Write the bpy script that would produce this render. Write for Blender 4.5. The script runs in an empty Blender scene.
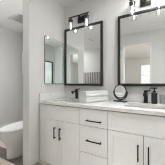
import bpy, bmesh, math, random
from mathutils import Vector, Matrix
C = bpy.context.scene
COL = C.collection
PI = math.pi
random.seed(4)

# ------------------------------------------------------------------ camera, world, light, exposure
cam_d = bpy.data.cameras.new('camera')
cam = bpy.data.objects.new('camera', cam_d); COL.objects.link(cam)
cam_d.sensor_width = 36; cam_d.lens = 28.97; cam_d.shift_y = 0.0069
cam_d.clip_start = 0.01
cam.location = (1.443, -1.889, 1.078)
cam.rotation_euler = (PI/2, 0, math.radians(29.75))
C.camera = cam

w = bpy.data.worlds.new('world'); C.world = w; w.use_nodes = True
w.node_tree.nodes['Background'].inputs[0].default_value = (0.9, 0.95, 1, 1)
w.node_tree.nodes['Background'].inputs[1].default_value = 1.0

C.view_settings.view_transform = 'Standard'
C.view_settings.look = 'None'
C.view_settings.gamma = 1
C.view_settings.use_curve_mapping = False
C.view_settings.exposure = 0.13
C.cycles.filter_width = 1.1
C.cycles.max_bounces = 14
C.cycles.diffuse_bounces = 6
C.cycles.glossy_bounces = 8
C.cycles.caustics_refractive = False

BULB = 7.0          # radiance of the vanity bulbs
FILL_PANEL = 25.0          # added fill panel over the right end of the vanity, out of view
FILL_WC_WALL = 38.0  # added fill square brightening the toilet room wall, unseen behind the partition
FILL_BACK_WALL = 20.0  # added fill square on the back wall, brightens the front wall
DAY = .95            # black framed window in the right wall
FILL_WC = 15.0             # added fill panels in the toilet room and the recess
FILL_BEDROOM = 26.0        # added fill globe in the room behind

FILL_W = 10.0      # watts of the narrow-beam fill light added under the ceiling
ld = bpy.data.lights.new('fill_light', 'AREA'); ld.shape = 'RECTANGLE'; ld.size = 1.0; ld.size_y = .6
ld.energy = FILL_W; ld.color = (.98, .99, 1.0); ld.spread = math.radians(50)
lamp = bpy.data.objects.new('fill_light', ld); COL.objects.link(lamp)
lamp.location = (1.22, -1.3, 2.44-.022)

# ------------------------------------------------------------------ materials
def mat(name, col, rough=0.5, metal=0.0, spec=0.5, noise=None, bump=None, coat=0.0):
    m = bpy.data.materials.new(name); m.use_nodes = True
    nt = m.node_tree; b = nt.nodes['Principled BSDF']
    b.inputs['Base Color'].default_value = (*col, 1)
    b.inputs['Roughness'].default_value = rough
    b.inputs['Metallic'].default_value = metal
    b.inputs['Specular IOR Level'].default_value = spec
    if coat: b.inputs['Coat Weight'].default_value = coat
    tc = nt.nodes.new('ShaderNodeTexCoord')
    if noise:
        scale, amt, detail = noise
        n = nt.nodes.new('ShaderNodeTexNoise'); n.inputs['Scale'].default_value = scale
        n.inputs['Detail'].default_value = detail
        r = nt.nodes.new('ShaderNodeValToRGB')
        r.color_ramp.elements[0].position = 0.3; r.color_ramp.elements[1].position = 0.7
        r.color_ramp.elements[0].color = (*[c*(1-amt) for c in col], 1)
        r.color_ramp.elements[1].color = (*[min(1, c*(1+amt)) for c in col], 1)
        nt.links.new(tc.outputs['Object'], n.inputs['Vector'])
        nt.links.new(n.outputs['Fac'], r.inputs['Fac'])
        nt.links.new(r.outputs['Color'], b.inputs['Base Color'])
    if bump:
        scale, st = bump
        n = nt.nodes.new('ShaderNodeTexNoise'); n.inputs['Scale'].default_value = scale
        n.inputs['Detail'].default_value = 3
        u = nt.nodes.new('ShaderNodeBump'); u.inputs['Strength'].default_value = st
        u.inputs['Distance'].default_value = 0.004
        nt.links.new(tc.outputs['Object'], n.inputs['Vector'])
        nt.links.new(n.outputs['Fac'], u.inputs['Height'])
        nt.links.new(u.outputs['Normal'], b.inputs['Normal'])
    return m

def emit(name, col, s, mottle=None):
    m = bpy.data.materials.new(name); m.use_nodes = True
    nt = m.node_tree; nt.nodes.clear()
    o = nt.nodes.new('ShaderNodeOutputMaterial'); e = nt.nodes.new('ShaderNodeEmission')
    e.inputs[0].default_value = (*col, 1); e.inputs[1].default_value = s
    nt.links.new(e.outputs[0], o.inputs[0])
    if mottle:
        tc = nt.nodes.new('ShaderNodeTexCoord'); n = nt.nodes.new('ShaderNodeTexNoise')
        n.inputs['Scale'].default_value = mottle[0]
        r = nt.nodes.new('ShaderNodeValToRGB')
        r.color_ramp.elements[0].position = .38; r.color_ramp.elements[1].position = .62
        r.color_ramp.elements[0].color = (*[c*mottle[1] for c in col], 1); r.color_ramp.elements[1].color = (*col, 1)
        nt.links.new(tc.outputs['Object'], n.inputs['Vector']); nt.links.new(n.outputs['Fac'], r.inputs[0])
        nt.links.new(r.outputs[0], e.inputs[0])
    return m

def clear_glass(name, tint=(0.97, 0.98, 0.98), gloss=0.12):
    m = bpy.data.materials.new(name); m.use_nodes = True
    nt = m.node_tree; nt.nodes.clear()
    o = nt.nodes.new('ShaderNodeOutputMaterial')
    t = nt.nodes.new('ShaderNodeBsdfTransparent'); t.inputs[0].default_value = (*tint, 1)
    g = nt.nodes.new('ShaderNodeBsdfGlossy'); g.inputs['Roughness'].default_value = 0.04
    f = nt.nodes.new('ShaderNodeLayerWeight'); f.inputs[0].default_value = gloss
    x = nt.nodes.new('ShaderNodeMixShader')
    nt.links.new(f.outputs['Facing'], x.inputs[0]); nt.links.new(t.outputs[0], x.inputs[1])
    nt.links.new(g.outputs[0], x.inputs[2]); nt.links.new(x.outputs[0], o.inputs[0])
    return m

def quartz():
    m = mat('quartz', (0.80, 0.79, 0.765), 0.22, spec=0.4)
    nt = m.node_tree; b = nt.nodes['Principled BSDF']; tc = nt.nodes['Texture Coordinate']
    n = nt.nodes.new('ShaderNodeTexNoise'); n.inputs['Scale'].default_value = 3.2
    n.inputs['Detail'].default_value = 6; n.inputs['Distortion'].default_value = 1.2
    r = nt.nodes.new('ShaderNodeValToRGB'); e = r.color_ramp.elements
    e[0].position = .46; e[0].color = (.77, .765, .75, 1)
    e[1].position = .54; e[1].color = (.77, .765, .75, 1)
    k = r.color_ramp.elements.new(.5); k.color = (.68, .672, .655, 1)
    nt.links.new(tc.outputs['Object'], n.inputs['Vector']); nt.links.new(n.outputs['Fac'], r.inputs[0])
    nt.links.new(r.outputs[0], b.inputs['Base Color'])
    return m

def plank_floor():
    """wood-look planks along x, one random tone per plank"""
    m = mat('plank_floor', (.3, .27, .24), 0.42)
    nt = m.node_tree; b = nt.nodes['Principled BSDF']; tc = nt.nodes['Texture Coordinate']
    def N(op, a, v=None, c=None):
        n = nt.nodes.new('ShaderNodeMath'); n.operation = op
        for k, q in enumerate((a, v, c)):
            if q is None: continue
            if isinstance(q, (int, float)): n.inputs[k].default_value = q
            else: nt.links.new(q, n.inputs[k])
        return n.outputs[0]
    sp = nt.nodes.new('ShaderNodeSeparateXYZ'); nt.links.new(tc.outputs['Object'], sp.inputs[0])
    v = N('DIVIDE', N('ADD', sp.outputs[1], .80), .19); row = N('FLOOR', v); fv = N('FRACT', v)
    u = N('DIVIDE', N('ADD', N('ADD', sp.outputs[0], .12), N('MULTIPLY', row, .43)), 1.2); pl = N('FLOOR', u); fu = N('FRACT', u)
    cb = nt.nodes.new('ShaderNodeCombineXYZ'); nt.links.new(row, cb.inputs[0]); nt.links.new(pl, cb.inputs[1])
    wn = nt.nodes.new('ShaderNodeTexWhiteNoise'); wn.noise_dimensions = '4D'; wn.inputs['W'].default_value = PLANK_SEED
    nt.links.new(cb.outputs[0], wn.inputs['Vector'])
    r = nt.nodes.new('ShaderNodeValToRGB'); e = r.color_ramp.elements
    e[0].position = .1; e[0].color = (.15, .128, .110, 1); e[1].position = .7; e[1].color = (.70, .62, .545, 1)
    nt.links.new(wn.outputs['Value'], r.inputs[0])
    n = nt.nodes.new('ShaderNodeTexNoise'); n.inputs['Scale'].default_value = 5; n.inputs['Detail'].default_value = 6
    mp2 = nt.nodes.new('ShaderNodeMapping'); mp2.inputs['Scale'].default_value = (1.2, 11, 1)
    nt.links.new(tc.outputs['Object'], mp2.inputs[0]); nt.links.new(mp2.outputs[0], n.inputs[0])
    mx = nt.nodes.new('ShaderNodeMix'); mx.data_type = 'RGBA'; mx.blend_type = 'OVERLAY'; mx.inputs[0].default_value = .5
    nt.links.new(r.outputs[0], mx.inputs[6]); nt.links.new(n.outputs['Fac'], mx.inputs[7])
    seam = N('MAXIMUM', N('LESS_THAN', fv, .016), N('LESS_THAN', fu, .0025))
    m2 = nt.nodes.new('ShaderNodeMix'); m2.data_type = 'RGBA'; m2.inputs[7].default_value = (.09, .078, .068, 1)
    nt.links.new(seam, m2.inputs[0]); nt.links.new(mx.outputs[2], m2.inputs[6])
    nt.links.new(m2.outputs[2], b.inputs['Base Color'])
    return m

def striped(name):
    m = mat(name, (.5, .5, .5), .9)
    nt = m.node_tree; b = nt.nodes['Principled BSDF']; tc = nt.nodes['Texture Coordinate']
    wv = nt.nodes.new('ShaderNodeTexWave'); wv.bands_direction = 'X'
    wv.inputs['Scale'].default_value = 4.2; wv.inputs['Distortion'].default_value = 1.4
    wv.inputs['Detail'].default_value = 2; wv.inputs['Detail Scale'].default_value = 1
    r = nt.nodes.new('ShaderNodeValToRGB'); e = r.color_ramp.elements
    e[0].position = .35; e[0].color = (.17, .168, .165, 1); e[1].position = .7; e[1].color = (.52, .515, .505, 1)
    nt.links.new(tc.outputs['Object'], wv.inputs[0]); nt.links.new(wv.outputs['Fac'], r.inputs[0])
    nt.links.new(r.outputs[0], b.inputs['Base Color'])
    return m

PLANK_SEED = 25.0
M = dict(
    wall=mat('wall_paint', (.66, .655, .642), .75, spec=.25, noise=(60, .012, 2), bump=(220, .05)),
    ceil=mat('ceiling_paint', (.77, .768, .76), .85, spec=.2, noise=(50, .01, 2), bump=(160, .06)),
    trim=mat('trim_paint', (.78, .77, .75), .4, noise=(30, .01, 2)),
    cab=mat('cabinet_lacquer', (.85, .85, .842), .38, noise=(20, .012, 2)),
    gap_shade=mat('carcass_gap_shade', (.10, .098, .095), .6),  # carcass coloured dark so the seams between doors read as shade
    black=mat('matte_black_metal', (.018, .018, .018), .38, metal=.6, noise=(80, .1, 2)),
    blackp=mat('black_plastic', (.022, .022, .022), .35, noise=(60, .1, 2)),
    gun=mat('brushed_dark_metal', (.06, .059, .057), .36, metal=.85, noise=(90, .12, 3)),
    mirror=mat('mirror_silver', (.90, .915, .905), .015, metal=1.0),
    mirror2=mat('cabinet_mirror_silver', (.80, .875, .855), .015, metal=1.0),
    porcelain=mat('porcelain', (.70, .69, .675), .12, spec=.55, noise=(6, .008, 1)),
    plastic=mat('white_plastic', (.76, .75, .735), .35, noise=(20, .01, 1)),
    slot=mat('dark_slot', (.05, .05, .05), .6),
    terry=mat('white_terry', (.74, .735, .725), .95, spec=.1, noise=(120, .05, 3), bump=(420, .6)),
    quartz=quartz(), floor=plank_floor(), stripe=striped('striped_terry'),
    vent=mat('vent_paint', (.62, .61, .57), .5, noise=(30, .02, 1)),
    chrome=mat('chrome', (.8, .8, .8), .12, metal=1, noise=(30, .01, 1)),
    glass=clear_glass('clear_glass', (.97, .98, .98), .10), tumbler=clear_glass('tumbler_glass', (.90, .92, .92), .2),
    bulb=emit('lit_bulb', (1, .96, .90), BULB), panel=emit('fill_glow_panel', (.98, .99, 1.0), FILL_PANEL),
    panel2=emit('fill_glow_bedroom', (1, .98, .95), FILL_BEDROOM),
    panel3=emit('fill_glow_toilet_room', (.98, .99, 1.0), FILL_WC),
    wall_fill=emit('fill_glow_toilet_side', (.98, .99, 1.0), FILL_WC_WALL), wall_fill2=emit('fill_glow_right', (.98, .99, 1.0), FILL_BACK_WALL),
    day=emit('daylit_frosted_pane', (.94, 1, .97), DAY, (3, .8)),
    day2=emit('daylit_bedroom_pane', (.97, 1, 1), 1.25, (14, .72)),
)

# ------------------------------------------------------------------ mesh helpers
class MB:
    def __init__(s): s.bm = bmesh.new()
    def box(s, x0, x1, y0, y1, z0, z1, bev=0.0, seg=2):
        r = bmesh.ops.create_cube(s.bm, size=1)
        vs = r['verts']
        bmesh.ops.scale(s.bm, vec=(abs(x1-x0), abs(y1-y0), abs(z1-z0)), verts=vs)
        bmesh.ops.translate(s.bm, vec=((x0+x1)/2, (y0+y1)/2, (z0+z1)/2), verts=vs)
        if bev:
            es = list({e for v in vs for e in v.link_edges})
            bmesh.ops.bevel(s.bm, geom=es, offset=bev, segments=seg, affect='EDGES', profile=.5)
        return s
    def ring_loft(s, rings, cap0=True, cap1=True, closed=True):
        R = [[s.bm.verts.new(p) for p in r] for r in rings]
        n = len(R[0])
        for a, b in zip(R[:-1], R[1:]):
            for i in range(n if closed else n-1):
                j = (i+1) % n
                s.bm.faces.new((a[i], a[j], b[j], b[i]))
        if cap0: s.bm.faces.new(list(reversed(R[0])))
        if cap1: s.bm.faces.new(R[-1])
        return s
    def lathe(s, prof, c=(0, 0, 0), n=32, axis='z', cap0=True, cap1=True):
        rings = []
        for r, h in prof:
            ring = []
            for i in range(n):
                a = 2*PI*i/n
                u, v = r*math.cos(a), r*math.sin(a)
                p = {'z': (u, v, h), 'y': (u, h, v), 'x': (h, u, v)}[axis]
                ring.append((c[0]+p[0], c[1]+p[1], c[2]+p[2]))
            rings.append(ring)
        return s.ring_loft(rings, cap0, cap1)
    def tube(s, pts, r, n=12, rs=None):
        pts = [Vector(p) for p in pts]; rings = []; up = None
        for i, p in enumerate(pts):
            t = (pts[min(i+1, len(pts)-1)] - pts[max(i-1, 0)]).normalized()
            if up is None:
                up = t.orthogonal().normalized()
            up = (up - t*up.dot(t)).normalized()
            b = t.cross(up); rr = rs[i] if rs else r
            rings.append([p + up*rr*math.cos(2*PI*k/n) + b*rr*math.sin(2*PI*k/n) for k in range(n)])
        return s.ring_loft(rings)
    def xform(s, m):
        bmesh.ops.transform(s.bm, matrix=m, verts=s.bm.verts[:]); return s
    def build(s, name, m, parent=None, smooth=None, kind=None):
        bmesh.ops.recalc_face_normals(s.bm, faces=s.bm.faces[:])
        me = bpy.data.meshes.new(name); s.bm.to_mesh(me); s.bm.free()
        me.materials.append(M[m] if isinstance(m, str) else m)
        o = bpy.data.objects.new(name, me); COL.objects.link(o)
        if smooth is not None:
            me.polygons.foreach_set('use_smooth', [True]*len(me.polygons))
            me.set_sharp_from_angle(angle=math.radians(smooth))
        if parent is not None: o.parent = parent
        if kind: o['kind'] = kind
        return o

def thing(name, label, cat, loc=(0, 0, 0), rz=0, group=None):
    o = bpy.data.objects.new(name, None); COL.objects.link(o)
    o.empty_display_size = .05
    o.location = loc; o.rotation_euler = (0, 0, rz)
    return tag(o, label, cat, group)
def tag(o, label, cat, group=None):
    o['label'] = label; o['category'] = cat
    if group: o['group'] = group
    return o
def copy_tree(o, parent=None):
    c = o.copy(); COL.objects.link(c)
    if parent is not None: c.parent = parent
    for ch in list(o.children): copy_tree(ch, c)
    return c
def struct(name, m, *boxes, bev=0):
    b = MB()
    for q in boxes: b.box(*q, bev=bev)
    return b.build(name, m, kind='structure')

def rrect(w, h, r, n=6, cx=0, cy=0):
    out = []
    for sx, sy, a0 in ((1, 1, 0), (-1, 1, PI/2), (-1, -1, PI), (1, -1, 1.5*PI)):
        for i in range(n+1):
            a = a0 + PI/2*i/n
            out.append((cx + sx*(w/2-r) + r*math.cos(a), cy + sy*(h/2-r) + r*math.sin(a)))
    return out

# ------------------------------------------------------------------ the room
H = 2.44
XR = 2.0          # right wall
WX = -1.8         # far left wall of the toilet room
struct('floor', 'floor', (WX-.1, 3.6, -6.0, 1.2, -.1, 0))
struct('ceiling', 'ceil', (WX-.1, 3.6, -6.0, 1.2, H, H+.1))
struct('wall_back', 'wall', (-.13, XR+.1, 0, .12, 0, H))
struct('wall_partition', 'wall', (-.13, 0, -.745, 0, 0, H))
struct('wall_toilet', 'wall', (-.90, -.13, -.11, 1.0, 0, H))
struct('wall_far_back', 'wall', (WX, -.90, 1.0, 1.1, 0, H))
struct('wall_left', 'wall', (WX-.1, WX, -3.0, 1.1, 0, H))
struct('wall_recess', 'wall', (WX, .1, -3.0, -2.9, 0, H), (.1, .2, -3.0, -2.12, 0, H))
# wall behind the camera with the doorway
DX0, DX1, DZ = .578, 1.27, 2.12
struct('wall_front', 'wall', (.1, DX0, -2.12, -2.0, 0, H), (DX1, XR+.1, -2.12, -2.0, 0, H), (DX0, DX1, -2.12, -2.0, DZ, H))
b = MB()
b.box(DX0-.02, DX0, -2.0, -1.985, 0, DZ+.02, .003); b.box(DX1, DX1+.02, -2.0, -1.985, 0, DZ+.02, .003)
b.box(DX0-.02, DX1+.02, -2.0, -1.985, DZ, DZ+.02, .003)
b.box(DX0, DX0+.012, -2.12, -2.0, 0, DZ); b.box(DX1-.012, DX1, -2.12, -2.0, 0, DZ); b.box(DX0, DX1, -2.12, -2.0, DZ-.012, DZ)
b.build('trim_1', 'trim', kind='structure')
# right wall with the black framed frosted window
WY0, WY1, WZ0, WZ1 = -1.89, -.85, .75, 1.88
struct('wall_right', 'wall', (XR, XR+.1, -2.0, WY0, 0, H), (XR, XR+.1, WY1, 0, 0, H),
       (XR, XR+.1, WY0, WY1, 0, WZ0), (XR, XR+.1, WY0, WY1, WZ1, H))
b = MB()
for q in ((WY0, WY0+.035, WZ0, WZ1), (WY1-.035, WY1, WZ0, WZ1), (WY0+.035, WY1-.035, WZ0, WZ0+.035),
          (WY0+.035, WY1-.035, WZ1-.035, WZ1)):
    b.box(XR-.012, XR+.05, *q, bev=.002)
win = b.build('window_1', 'black', kind='structure')
MB().box(XR+.02, XR+.03, WY0+.035, WY1-.035, WZ0+.035, WZ1-.035).build('frosted_pane', 'day', win)
# bedroom seen through the doorway in the mirror
struct('wall_bedroom', 'wall', (-.2, 3.3, -5.9, -5.8, 0, 1.0), (-.2, .63, -5.9, -5.8, 1.0, 2.06), (1.09, 3.3, -5.9, -5.8, 1.0, 2.06),
       (-.2, 3.3, -5.9, -5.8, 2.06, H), (-.3, -.2, -5.9, -3.0, 0, H), (3.3, 3.4, -5.9, -2.0, 0, H), (XR+.1, 3.3, -2.12, -2.0, 0, H))
b = MB()
for q in ((.63, .66, 1.0, 2.06), (1.06, 1.09, 1.0, 2.06), (.66, 1.06, 1.0, 1.03), (.66, 1.06, 2.03, 2.06), (.66, 1.06, 1.50, 1.53)):
    b.box(q[0], q[1], -5.86, -5.78, q[2], q[3], bev=.003)
win = b.build('window_2', 'trim', kind='structure')
MB().box(.66, 1.06, -5.845, -5.84, 1.03, 2.03).build('window_glass', 'day2', win)
# baseboards
struct('baseboard_left', 'trim', (WX, WX+.014, -2.9, 1.0, 0, .10), bev=.003)
struct('baseboard_front', 'trim', (.1, DX0-.02, -2.0, -1.986, 0, .10), (DX1+.02, XR, -2.0, -1.986, 0, .10), bev=.003)
struct('baseboard_right', 'trim', (XR-.014, XR, -1.985, 0, 0, .10), bev=.003)
struct('baseboard_bedroom', 'trim', (-.2, 3.3, -5.8, -5.786, 0, .10), bev=.003)

# ------------------------------------------------------------------ added fill lights, all out of view
def ceiling_fill(loc, w, d, m, label):
    t = thing('fill_panel', label, 'ceiling light', loc, 0, 'added ceiling fill lights')
    b = MB()
    b.box(-w/2-.015, w/2+.015, -d/2-.015, -d/2, -.03, 0, .003); b.box(-w/2-.015, w/2+.015, d/2, d/2+.015, -.03, 0, .003)
    b.box(-w/2-.015, -w/2, -d/2, d/2, -.03, 0, .003); b.box(w/2, w/2+.015, -d/2, d/2, -.03, 0, .003)
    b.build('frame', 'trim', t)
    MB().box(-w/2, w/2, -d/2, d/2, -.026, -.006).build('glow_face', m, t)
ceiling_fill((1.62, -.45, H), .6, .34, 'panel', 'flat white fill panel added out of view above the right end of the vanity')
t = thing('fill_panel', 'flat white plate added at the ceiling to carry a downward fill light', 'ceiling light', (1.22, -1.3, H), 0, 'added ceiling fill lights')
b = MB()
for q in ((-.515, .515, -.315, -.30), (-.515, .515, .30, .315), (-.515, -.50, -.30, .30), (.50, .515, -.30, .30)): b.box(*q, -.018, 0)
b.build('frame', 'ceil', t)
MB().box(-.5, .5, -.3, .3, -.012, -.002).build('blank_plate', 'ceil', t)
ceiling_fill((-.55, -1.2, H), .3, .3, 'panel3', 'small square white fill panel added at the ceiling in front of the toilet')
ceiling_fill((-1.5, -2.35, H), .4, .6, 'panel3', 'narrow white fill panel added out of view in the corner behind the toilet room')
t = thing('fill_globe', 'glowing white globe added out of view in the room through the doorway', 'lamp', (2.85, -2.75, H))  # unseen globe added to brighten the bedroom ceiling
MB().lathe([(.06, -.03), (.06, -.0005), (.002, -.0005)], n=24).lathe([(.006, -.82), (.006, -.03)], n=10).lathe([(.05, -.83), (.05, -.79)], n=20).build('stem', 'black', t, smooth=40)
MB().lathe([(.30*math.sin(PI*k/16) + .001, -1.10 - .28*math.cos(PI*k/16)) for k in range(17)], n=32).build('globe', 'panel2', t, smooth=60)

def wall_fill(loc, rz, m, label):
    t = thing('fill_square', label, 'wall light', loc, rz, 'added square fill lights')
    MB().box(-.05, -.0005, -.16, .16, -.16, .16, .004).build('housing', 'trim', t)
    MB().box(-.062, -.0505, -.15, .15, -.15, .15, .003).build('glow_face', m, t)
wall_fill((-.13, -.56, 1.36), 0, 'wall_fill', 'square white fill light added out of view on the toilet side of the partition')
wall_fill((1.83, 0, 1.85), PI/2, 'wall_fill2', 'square white fill light added out of view on the back wall, right of the right framed mirror')

# ------------------------------------------------------------------ vanity cabinets
FY = -.575                      # front face of doors
def shaker(b, x0, x1, z0, z1, rail=.055):
    y0, y1 = FY, FY+.02
    b.box(x0, x0+rail, y0, y1, z0, z1, .0015, 1); b.box(x1-rail, x1, y0, y1, z0, z1, .0015, 1)
    b.box(x0+rail, x1-rail, y0, y1, z0, z0+rail, .0015, 1); b.box(x0+rail, x1-rail, y0, y1, z1-rail, z1, .0015, 1)
    b.box(x0+rail-.002, x1-rail+.002, y0+.0045, y1, z0+rail-.002, z1-rail+.002)
def slab(b, x0, x1, z0, z1):
    b.box(x0, x1, FY, FY+.02, z0, z1, .002, 2)
def bar_pull(parent, cx, cz, L, vertical):
    b = MB(); r = .0055
    if vertical:
        b.box(cx-r, cx+r, FY-.034, FY-.022, cz-L/2, cz+L/2, .0015)
        for s in (-1, 1): b.box(cx-r, cx+r, FY-.023, FY+.001, cz+s*(L/2-.014)-.006, cz+s*(L/2-.014)+.006, .001)
    else:
        b.box(cx-L/2, cx+L/2, FY-.034, FY-.022, cz-r, cz+r, .0015)
        for s in (-1, 1): b.box(cx+s*(L/2-.014)-.006, cx+s*(L/2-.014)+.006, FY-.023, FY+.001, cz-r, cz+r, .001)
    o = b.build('handle', 'black', parent, smooth=30); o['label'] = 'matte black bar pull'
    return o
G = .0028
def body(t, x0, x1):
    b = MB()
    b.box(x0+.0005, x0+.018, -.553, -.003, 0, .805); b.box(x1-.018, x1-.0005, -.553, -.003, 0, .805)
    b.box(x0+.018, x1-.018, -.553, -.003, .0, .018); b.box(x0+.018, x1-.018, -.02, -.003, .018, .805)
    b.box(x0+.018, x1-.018, -.553, -.535, .018, .805)
    b.build('body', 'gap_shade', t)
def sink_cabinet(x0, x1, label, l1, l2):
    t = thing('vanity_cabinet', label, 'cabinet', (0, 0, 0), 0, 'double-door vanity cabinets')
    body(t, x0, x1); xm = (x0+x1)/2
    b = MB(); shaker(b, x0+G, x1-G, .606+G, .793, .04); b.build('false_front', 'cab', t)
    for s in (0, 1):
        b = MB(); a = (x0+G, xm-G) if s == 0 else (xm+G, x1-G)
        shaker(b, a[0], a[1], .012, .606-G)
        d = b.build('door', 'cab', t)
        bar_pull(d, xm + (-.043 if s == 0 else .043), .447, .15, True)
    return t
sink_cabinet(.006, .656, 'white shaker vanity cabinet nearest the partition, under the left sink', 0, 0)
t = thing('drawer_cabinet', 'white three-drawer cabinet between the two double-door vanity cabinets', 'cabinet')
body(t, .656, .990)
for z0, z1, hz in ((.606+G, .793, .672), (.302+G, .606-G, .452), (.012, .302-G, .16)):
    b = MB(); slab(b, .656+G, .990-G, z0, z1); d = b.build('drawer', 'cab', t)
    bar_pull(d, .838, hz, .18, False)
sink_cabinet(.990, 1.660, 'white shaker vanity cabinet right of the drawers, under the right sink', 0, 0)

# ------------------------------------------------------------------ countertop with two sink cut-outs
CT = .84
SINKS = ((.335, -.315), (1.325, -.315)); SW, SD = .42, .29
def slab_with_holes(x0, x1, y0, y1, z0, z1, holes):
    b = MB(); bm = b.bm
    xs = sorted({x0, x1, *[h[0]-SW/2 for h in holes], *[h[0]+SW/2 for h in holes]})
    # rounded holes: build cells around each hole as a fan between the outer cell rectangle and rounded rect
    def quad(a, bb, c, d, z):
        return
    def wall(p, q):
        bm.faces.new([bm.verts.new((*p, z0)), bm.verts.new((*q, z0)), bm.verts.new((*q, z1)), bm.verts.new((*p, z1))])
    edges = []
    cuts = [x0, *[(holes[i][0]+holes[i+1][0])/2 for i in range(len(holes)-1)], x1]
    for (cx, cy), a, c in zip(holes, cuts[:-1], cuts[1:]):
        inner = rrect(SW, SD, .04, 6, cx, cy)
        outer = []
        n = 7
        corners = [(c, y1), (a, y1), (a, y0), (c, y0)]
        for k in range(4):
            for i in range(n): outer.append(corners[k])
        N = len(inner)
        for z in (z0, z1):
            vi = [bm.verts.new((*p, z)) for p in inner]
            vc = [bm.verts.new((*p, z)) for p in corners]
            for i in range(N):
                j = (i+1) % N
                ki, kj = i//n, j//n
                if ki == kj: bm.faces.new((vc[ki], vi[i], vi[j]))
                else: bm.faces.new((vc[ki], vi[i], vi[j], vc[kj]))
        for i in range(N): wall(inner[i], inner[(i+1) % N])
        wall((a, y0), (c, y0)); wall((a, y1), (c, y1))
    wall((x0, y0), (x0, y1)); wall((x1, y0), (x1, y1))
    bmesh.ops.remove_doubles(bm, verts=bm.verts[:], dist=1e-5)
    return b
top = thing('countertop', 'white veined quartz countertop running across all three vanity cabinets', 'countertop')
slab_with_holes(.001, 1.672, -.59, -.001, .805, CT, SINKS).build('slab', 'quartz', top)
o = MB().box(.0215, 1.672, -.021, -.001, CT+.0005, CT+.10, .002).build('backsplash', 'quartz')
tag(o, 'low white quartz backsplash strip along the back wall under both framed mirrors', 'backsplash')
o = MB().box(.001, .021, -.585, -.001, CT+.0005, CT+.10, .002).build('side_splash', 'quartz')
tag(o, 'low white quartz splash strip at the left end of the countertop, against the partition', 'backsplash')

def sink(cx, cy, label):
    t = thing('sink', label, 'sink', (cx, cy, CT-.035), 0, 'undermount sinks')
    b = MB()
    rings = []
    for w, d, z, r in ((SW+.05, SD+.05, -.001, .05), (SW+.05, SD+.05, -.012, .05), (SW+.03, SD+.03, -.10, .06), (SW-.08, SD-.06, -.145, .06)):
        rings.append([(x, y, z) for x, y in rrect(w, d, r)])
    inner = []
    for w, d, z, r in ((SW-.10, SD-.08, -.13, .055), (SW+.0, SD+.0, -.09, .05), (SW+.015, SD+.015, -.012, .045), (SW+.015, SD+.015, -.001, .045)):
        inner.append([(x, y, z) for x, y in rrect(w, d, r)])
    b.ring_loft(rings+inner, False, False)
    vs = b.bm.verts
    n = len(rings[0]); vs.ensure_lookup_table()
    allr = [[vs[k*n+i] for i in range(n)] for k in range(8)]
    b.bm.faces.new(allr[3]); b.bm.faces.new(allr[4])
    for i in range(n):
        j = (i+1) % n; b.bm.faces.new((allr[7][i], allr[7][j], allr[0][j], allr[0][i]))
    # the loft joined outer bottom to inner bottom: drop that strip so both bottoms stay separate shells
    for f in [f for f in b.bm.faces if len(f.verts) == 4 and sum(v in allr[3] for v in f.verts) == 2 and sum(v in allr[4] for v in f.verts) == 2]:
        b.bm.faces.remove(f)
    b.build('basin', 'porcelain', t, smooth=50)
    MB().lathe([(.002, -.1295), (.022, -.1295), (.022, -.126), (.017, -.1255), (.002, -.1255)], n=24).build('drain', 'black', t, smooth=40)
sink(*SINKS[0], 'white undermount sink below the left faucet, near the partition')
sink(*SINKS[1], 'white undermount sink below the right faucet, beside the soap dispenser')

# ------------------------------------------------------------------ faucets
def faucet_at(x, y, rz, label):
    t = thing('faucet', label, 'faucet', (x, y, CT), rz, 'black faucets')
    MB().lathe([(.029, 0), (.029, .006), (.024, .010), (.023, .012), (.023, .125), (.021, .13), (.002, .132)], n=28).build('body', 'black', t, smooth=40)
    b = MB(); rings = []
    for i in range(9):                                  # flat spout curving forward
        u = i/8; yy = -.012 - .115*u; zz = .112 + .012*math.sin(PI*u*.6) - .018*u*u
        wd, th = .022-.003*u, .013
        rings.append([(sx*wd, yy, zz+sz*th) for sx, sz in ((-1, -1), (1, -1), (1, 1), (-1, 1))])
    b.ring_loft(rings); b.lathe([(.009, .078), (.009, .094)], (0, -.115, 0), n=16)
    b.build('spout', 'black', t, smooth=35)
    b = MB(); b.lathe([(.022, .131), (.022, .150), (.017, .156), (.002, .157)], n=24)
    b.tube([(0, 0, .147), (.024, .004, .151), (.05, .01, .157)], .006, 10, [.009, .008, .006])
    b.build('lever', 'black', t, smooth=40)
    return t
faucet_at(.290, -.062, 0, 'matte black single-handle faucet behind the left sink, beside the white towels')
faucet_at(1.308, -.075, 0, 'matte black single-handle faucet behind the right sink, beside the soap dispenser')

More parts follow.
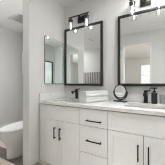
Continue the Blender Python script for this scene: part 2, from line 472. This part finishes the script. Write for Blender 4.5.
# ------------------------------------------------------------------ folded towels
def towel(loc, rz, L, W, T, label, seed):
    rnd = random.Random(seed)
    t = thing('folded_towel', label, 'towel', loc, rz, 'stacked white towels')
    # the cloth as one thick sheet folded in three, with rounded folds: profile in (u=width, v=height)
    th = T/3 - .0015
    cl = []
    def arc(cu, cv, r, a0, a1, n=7):
        for i in range(n+1):
            a = a0 + (a1-a0)*i/n; cl.append((cu+r*math.cos(a), cv+r*math.sin(a)))
    p = T/3
    cl += [(W/2-.006, p*.5), (0, p*.5), (-W/2+p, p*.5)]
    arc(-W/2+p, p, p*.5, -PI/2, -1.5*PI)
    cl += [(0, p*1.5), (W/2-p, p*1.5)]
    arc(W/2-p, 2*p, p*.5, -PI/2, PI/2)
    cl += [(0, p*2.5+.002), (-W/2+.006, p*2.5)]
    # thicken
    pts = [Vector((a, c)) for a, c in cl]; le = []; ri = []
    for i, q in enumerate(pts):
        d = (pts[min(i+1, len(pts)-1)] - pts[max(i-1, 0)]).normalized(); nn = Vector((-d.y, d.x))
        le.append(q + nn*th/2); ri.append(q - nn*th/2)
    ring = le + list(reversed(ri))
    b = MB(); rings = []
    N = 14
    for k in range(N+1):
        v = -L/2 + L*k/N; s = 1 - .02*(k in (0, N))
        rings.append([(v + rnd.uniform(-.001, .001), q.x*s + rnd.uniform(-.0008, .0008), max(0.0, q.y + rnd.uniform(-.0004, .0004))) for q in ring])
    b.ring_loft(rings)
    b.build('cloth', 'terry', t, smooth=50)
    return t
TC = (.708, -.285)
towel((TC[0], TC[1], CT+.0005), math.radians(69), .40, .150, .070, 'white folded towel lying on the countertop, lower of the stack of two', 1)
towel((TC[0]-.004, TC[1]+.004, CT+.0715), math.radians(68), .395, .147, .070, 'white folded towel on top of the stack of two', 2)

# ------------------------------------------------------------------ make-up mirror
t = thing('makeup_mirror', 'round black-framed tabletop mirror tilted on a black stand', 'mirror', (1.005, -.115, CT), math.radians(-16))
b = MB(); prof = [(.085, .0)]
rings = [[(x, y, z) for x, y in rrect(.19, .085, .035)] for z in (0, .010)] + [[(x*.96, y*.93, .014) for x, y in rrect(.19, .085, .035)]]
b.ring_loft(rings); b.build('base', 'blackp', t, smooth=40)
b = MB()                                       # U shaped yoke
R = .097
pts = [(R*math.cos(a), 0, .125+R*math.sin(a)) for a in [PI + PI*i/24 for i in range(25)]]
b.tube([(-R, 0, .14)] + pts + [(R, 0, .14)], .0095, 10)
b.lathe([(.014, .010), (.011, .022), (.009, .035)], n=20)
b.build('yoke', 'blackp', t, smooth=45)
tilt = Matrix.Translation((0, 0, .135)) @ Matrix.Rotation(math.radians(-3), 4, 'X')
b = MB(); b.lathe([(.080, -.008), (.090, -.008), (.0925, 0), (.090, .008), (.002, .010)], n=48, axis='y', cap0=False, cap1=True)
b.lathe([(.080, -.008), (.080, -.004), (.002, -.004)], n=48, axis='y', cap0=False, cap1=False)
b.lathe([(.006, -.099), (.006, .099)], n=12, axis='x')
b.xform(tilt).build('frame', 'blackp', t, smooth=40)
b = MB(); b.lathe([(.002, -.0046), (.0795, -.0046), (.0795, -.0062), (.002, -.0068)], n=48, axis='y'); b.xform(tilt).build('mirror_glass', 'mirror', t, smooth=40)

# ------------------------------------------------------------------ soap dispenser and glass
t = thing('soap_dispenser', 'tall matte black soap dispenser with a pump top on the countertop', 'soap dispenser', (1.402, -.105, CT), math.radians(-25))
MB().lathe([(.030, 0), (.033, .003), (.033, .120), (.031, .128), (.022, .134), (.016, .137), (.002, .137)], n=36).build('bottle', 'blackp', t, smooth=40)
MB().lathe([(.017, .137), (.017, .150), (.015, .152), (.002, .152)], n=28).build('collar', 'black', t, smooth=40)
b = MB(); b.lathe([(.006, .151), (.006, .176), (.016, .178), (.017, .186), (.012, .191), (.002, .192)], n=24)
b.tube([(0, 0, .184), (-.03, 0, .186), (-.048, 0, .184), (-.056, 0, .175)], .006, 10, [.008, .007, .006, .005])
b.tube([(0, 0, .184), (.03, 0, .187)], .006, 10, [.008, .006])
b.build('pump', 'black', t, smooth=40)
t = MB()
t.lathe([(.002, 0), (.031, 0), (.033, .002), (.036, .11), (.0345, .11), (.0315, .010), (.002, .008)], n=36)
g = t.build('drinking_glass', 'tumbler', smooth=40); g.location = (1.487, -.10, CT)
tag(g, 'clear glass tumbler beside the black soap dispenser', 'glass')

# ------------------------------------------------------------------ framed wall mirrors
def wall_mirror(x0, x1, z0, z1, label):
    t = thing('wall_mirror', label, 'mirror', (x0, 0, z0), 0, 'framed wall mirrors'); W, Hh, f = x1-x0, z1-z0, .035
    b = MB()
    b.box(0, f, -.037, -.001, 0, Hh, .002); b.box(W-f, W, -.037, -.001, 0, Hh, .002)
    b.box(f, W-f, -.037, -.001, 0, f, .002); b.box(f, W-f, -.037, -.001, Hh-f, Hh, .002)
    b.build('frame', 'gun', t, smooth=30)
    MB().box(f-.004, W-f+.004, -.028, -.004, f-.004, Hh-f+.004).build('mirror_glass', 'mirror', t)
wall_mirror(.022, .724, 1.045, 2.015, 'tall dark-framed rectangular mirror beside the partition, above the left sink')
wall_mirror(.949, 1.651, 1.045, 2.015, 'tall dark-framed rectangular mirror above the right sink and soap dispenser')

t = thing('medicine_cabinet', 'narrow frameless mirrored cabinet on the partition wall', 'mirrored cabinet', (0, -.28, 1.075))
MB().box(.001, .012, -.204, .204, .004, .695, .001).build('body', 'gun', t)
MB().box(.012, .020, -.208, .208, 0, .70).build('mirror_door', 'mirror2', t)

# ------------------------------------------------------------------ vanity lights
def vanity_light(x):
    t = thing('vanity_light', 'dark metal two-shade vanity light above the mirror beside the partition', 'wall light', (x, 0, 2.06), 0, 'vanity lights above the mirrors')
    b = MB(); b.box(-.062, .062, -.022, -.001, .016, .125, .003); b.build('backplate', 'gun', t, smooth=30)
    b = MB(); b.box(-.188, .188, -.108, -.092, .088, .104, .002); b.box(-.012, .012, -.094, -.02, .088, .102, .002)
    b.build('bar', 'gun', t, smooth=30)
    for s in (-1, 1):
        MB().lathe([(.002, .089), (.020, .089), (.020, .060), (.037, .058), (.037, .030), (.034, .028), (.017, .028), (.016, .012), (.002, .012)],
                   (s*.147, -.10, 0), n=28).build('socket', 'gun', t, smooth=40)
        sh = MB().lathe([(.0362, .032), (.0362, -.112), (.0345, -.112), (.0345, .032)], (s*.147, -.10, 0), n=36, cap0=False, cap1=False)
        sh = sh.build('shade', 'glass', t, smooth=40); sh['label'] = 'clear glass cylinder shade'
        bl = MB().lathe([(.002, .012), (.006, .011), (.007, -.005), (.0085, -.02), (.0085, -.082), (.006, -.09), (.002, -.095)],
                        (s*.147, -.10, 0), n=24).build('bulb', 'bulb', sh, smooth=60)
        bl['label'] = 'glowing bulb'
    return t
v1 = vanity_light(.345)
v2 = copy_tree(v1); v2.location.x = 1.30
v2['label'] = 'dark metal two-shade vanity light above the right sink, cut off by the frame'

# ------------------------------------------------------------------ outlet on the partition
t = thing('outlet', 'white outlet plate on the partition, below the mirrored cabinet', 'outlet', (0, -.507, 1.012))
MB().box(.0005, .007, -.037, .037, -.058, .058, .003).build('cover_plate', 'plastic', t)
for s in (-1, 1):
    r = MB().box(.0065, .0085, -.017, .017, s*.022-.015, s*.022+.015, .004).build('receptacle', 'plastic', t)
    q = MB()
    for yy in (-.007, .007): q.box(.0084, .0088, yy-.001, yy+.001, s*.022-.002, s*.022+.007)
    q.lathe([(.0025, .0084), (.0025, .0088)], (0, 0, s*.022-.008), n=12, axis='x')
    q.build('slot', 'slot', r)

# ------------------------------------------------------------------ toilet
def egg(w, yb, yf, z, n=40, p=2.3, cx=0):
    # back half squarer, front half elongated round; y runs negative to the front
    out = []; ym = yb + (yf-yb)*.42
    for i in range(n):
        a = 2*PI*i/n; c, s = math.cos(a), math.sin(a)
        ex = 2/p if s > 0 else 2/2.05
        x = w/2*math.copysign(abs(c)**ex, c)
        ly = (yb-ym) if s > 0 else (ym-yf)
        y = ym + ly*math.copysign(abs(s)**ex, s)
        out.append((cx+x, y, z))
    return out
TX, TF = -.42, -.80              # centre line, front of the rim relative y set below
t = thing('toilet', 'white toilet with closed lid standing behind the partition', 'toilet', (TX, -.125, 0))
b = MB()
b.ring_loft([egg(.235, -.02, -.655, 0), egg(.245, -.02, -.665, .012), egg(.24, -.02, -.66, .05), egg(.25, -.02, -.66, .15),
             egg(.285, -.02, -.69, .235), egg(.335, -.02, -.733, .30), egg(.362, -.02, -.745, .36), egg(.37, -.02, -.748, .392), egg(.362, -.02, -.742, .398)])
b.build('bowl', 'porcelain', t, smooth=60)
b = MB(); b.ring_loft([egg(.352, -.20, -.734, .3985, p=3), egg(.356, -.195, -.738, .402, p=3), egg(.356, -.195, -.738, .416, p=3), egg(.350, -.198, -.732, .4185, p=3)])
b.build('seat', 'plastic', t, smooth=45)
b = MB(); b.ring_loft([egg(.368, -.195, -.746, .4192, p=3), egg(.375, -.19, -.752, .423, p=3), egg(.375, -.19, -.752, .432, p=3), egg(.365, -.195, -.745, .438, p=3), egg(.30, -.22, -.69, .442, p=3)])
b.build('lid', 'plastic', t, smooth=45)
b = MB()
b.ring_loft([[(x, y, z) for x, y in rrect(w, d, .035, 6, 0, -.018-d/2)] for w, d, z in ((.36, .15, .40), (.38, .165, .44), (.40, .175, .74))])
b.build('tank', 'porcelain', t, smooth=45)
b = MB()
b.ring_loft([[(x, y, z) for x, y in rrect(w, d, .035, 6, 0, -.106)] for w, d, z in ((.41, .19, .7405), (.42, .195, .748), (.42, .195, .77), (.40, .18, .778))])
b.build('tank_lid', 'porcelain', t, smooth=45)
b = MB(); b.lathe([(.012, -.196), (.012, -.212)], (-.14, 0, .69), n=16, axis='y'); b.box(-.15, -.07, -.220, -.211, .682, .698, .003)
b.build('flush_lever', 'chrome', t, smooth=40)

# ------------------------------------------------------------------ ceiling vents
def ceiling_vent(name, loc, w, d, label, cat):
    t = thing(name, label, cat, loc)
    b = MB(); f = .03
    b.box(-w/2, w/2, -d/2, -d/2+f, -.014, 0, .003); b.box(-w/2, w/2, d/2-f, d/2, -.014, 0, .003)
    b.box(-w/2, -w/2+f, -d/2+f, d/2-f, -.014, 0, .003); b.box(w/2-f, w/2, -d/2+f, d/2-f, -.014, 0, .003)
    b.build('frame', 'trim', t)
    MB().box(-w/2+f, w/2-f, -d/2+f, d/2-f, -.003, -.0005).build('backing', 'vent', t)
    b = MB(); n = 12
    for i in range(n):
        y = -d/2+f + (d-2*f)*(i+.5)/n
        m = MB(); 
        vs = bmesh.ops.create_cube(b.bm, size=1)['verts']
        bmesh.ops.scale(b.bm, vec=(w-2*f, (d-2*f)/n*.86, .002), verts=vs)
        bmesh.ops.rotate(b.bm, cent=(0, 0, 0), matrix=Matrix.Rotation(math.radians(22), 3, 'X'), verts=vs)
        bmesh.ops.translate(b.bm, vec=(0, y, -.010), verts=vs)
    b.build('louvers', 'vent', t)
ceiling_vent('exhaust_vent', (-1.05, -.085, H), .40, .38, 'white louvered exhaust vent in the ceiling over the toilet room', 'vent')
ceiling_vent('ceiling_register', (-.37, -1.85, H), .16, .36, 'white louvered air register in the ceiling, seen in the left framed mirror', 'vent')

# ------------------------------------------------------------------ towel on the wall of the recess (seen in the left framed mirror)
t = thing('towel_bar', 'black towel bar carrying the striped towel on the wall opposite the mirrors', 'towel bar', (-.85, -2.9, 1.50))
MB().tube([(-.40, .06, 0), (.40, .06, 0)], .009, 12).build('rod', 'black', t, smooth=40)
for s in (-1, 1):
    b = MB(); b.lathe([(.024, .0005), (.024, .008), (.011, .012), (.011, .064), (.002, .066)], (s*.385, 0, 0), n=20, axis='y'); b.build('post', 'black', t, smooth=40)
b = MB(); rows = []
for k, (yy, zz) in enumerate(((.043, -.62), (.043, -.3), (.043, -.03), (.048, .006), (.060, .013), (.072, .006), (.077, -.03), (.077, -.35), (.077, -.72))):
    row = []
    for i in range(61):
        x = -.35 + .70*i/60
        amp = .0 if k in (2, 3, 4, 5, 6) else .012
        row.append(b.bm.verts.new((x, yy + (amp if k > 4 else 0)*(.5+.5*math.sin(i*.9+k*.2)), zz)))
    rows.append(row)
for a, c in zip(rows[:-1], rows[1:]):
    for i in range(60): b.bm.faces.new((a[i], a[i+1], c[i+1], c[i]))
o = b.build('striped_towel', 'stripe', smooth=60); o.location = (-.85, -2.9, 1.50)
sm = o.modifiers.new('thickness', 'SOLIDIFY'); sm.thickness = .005; sm.offset = 1
tag(o, 'grey and white striped towel hanging opposite the left framed mirror', 'towel')
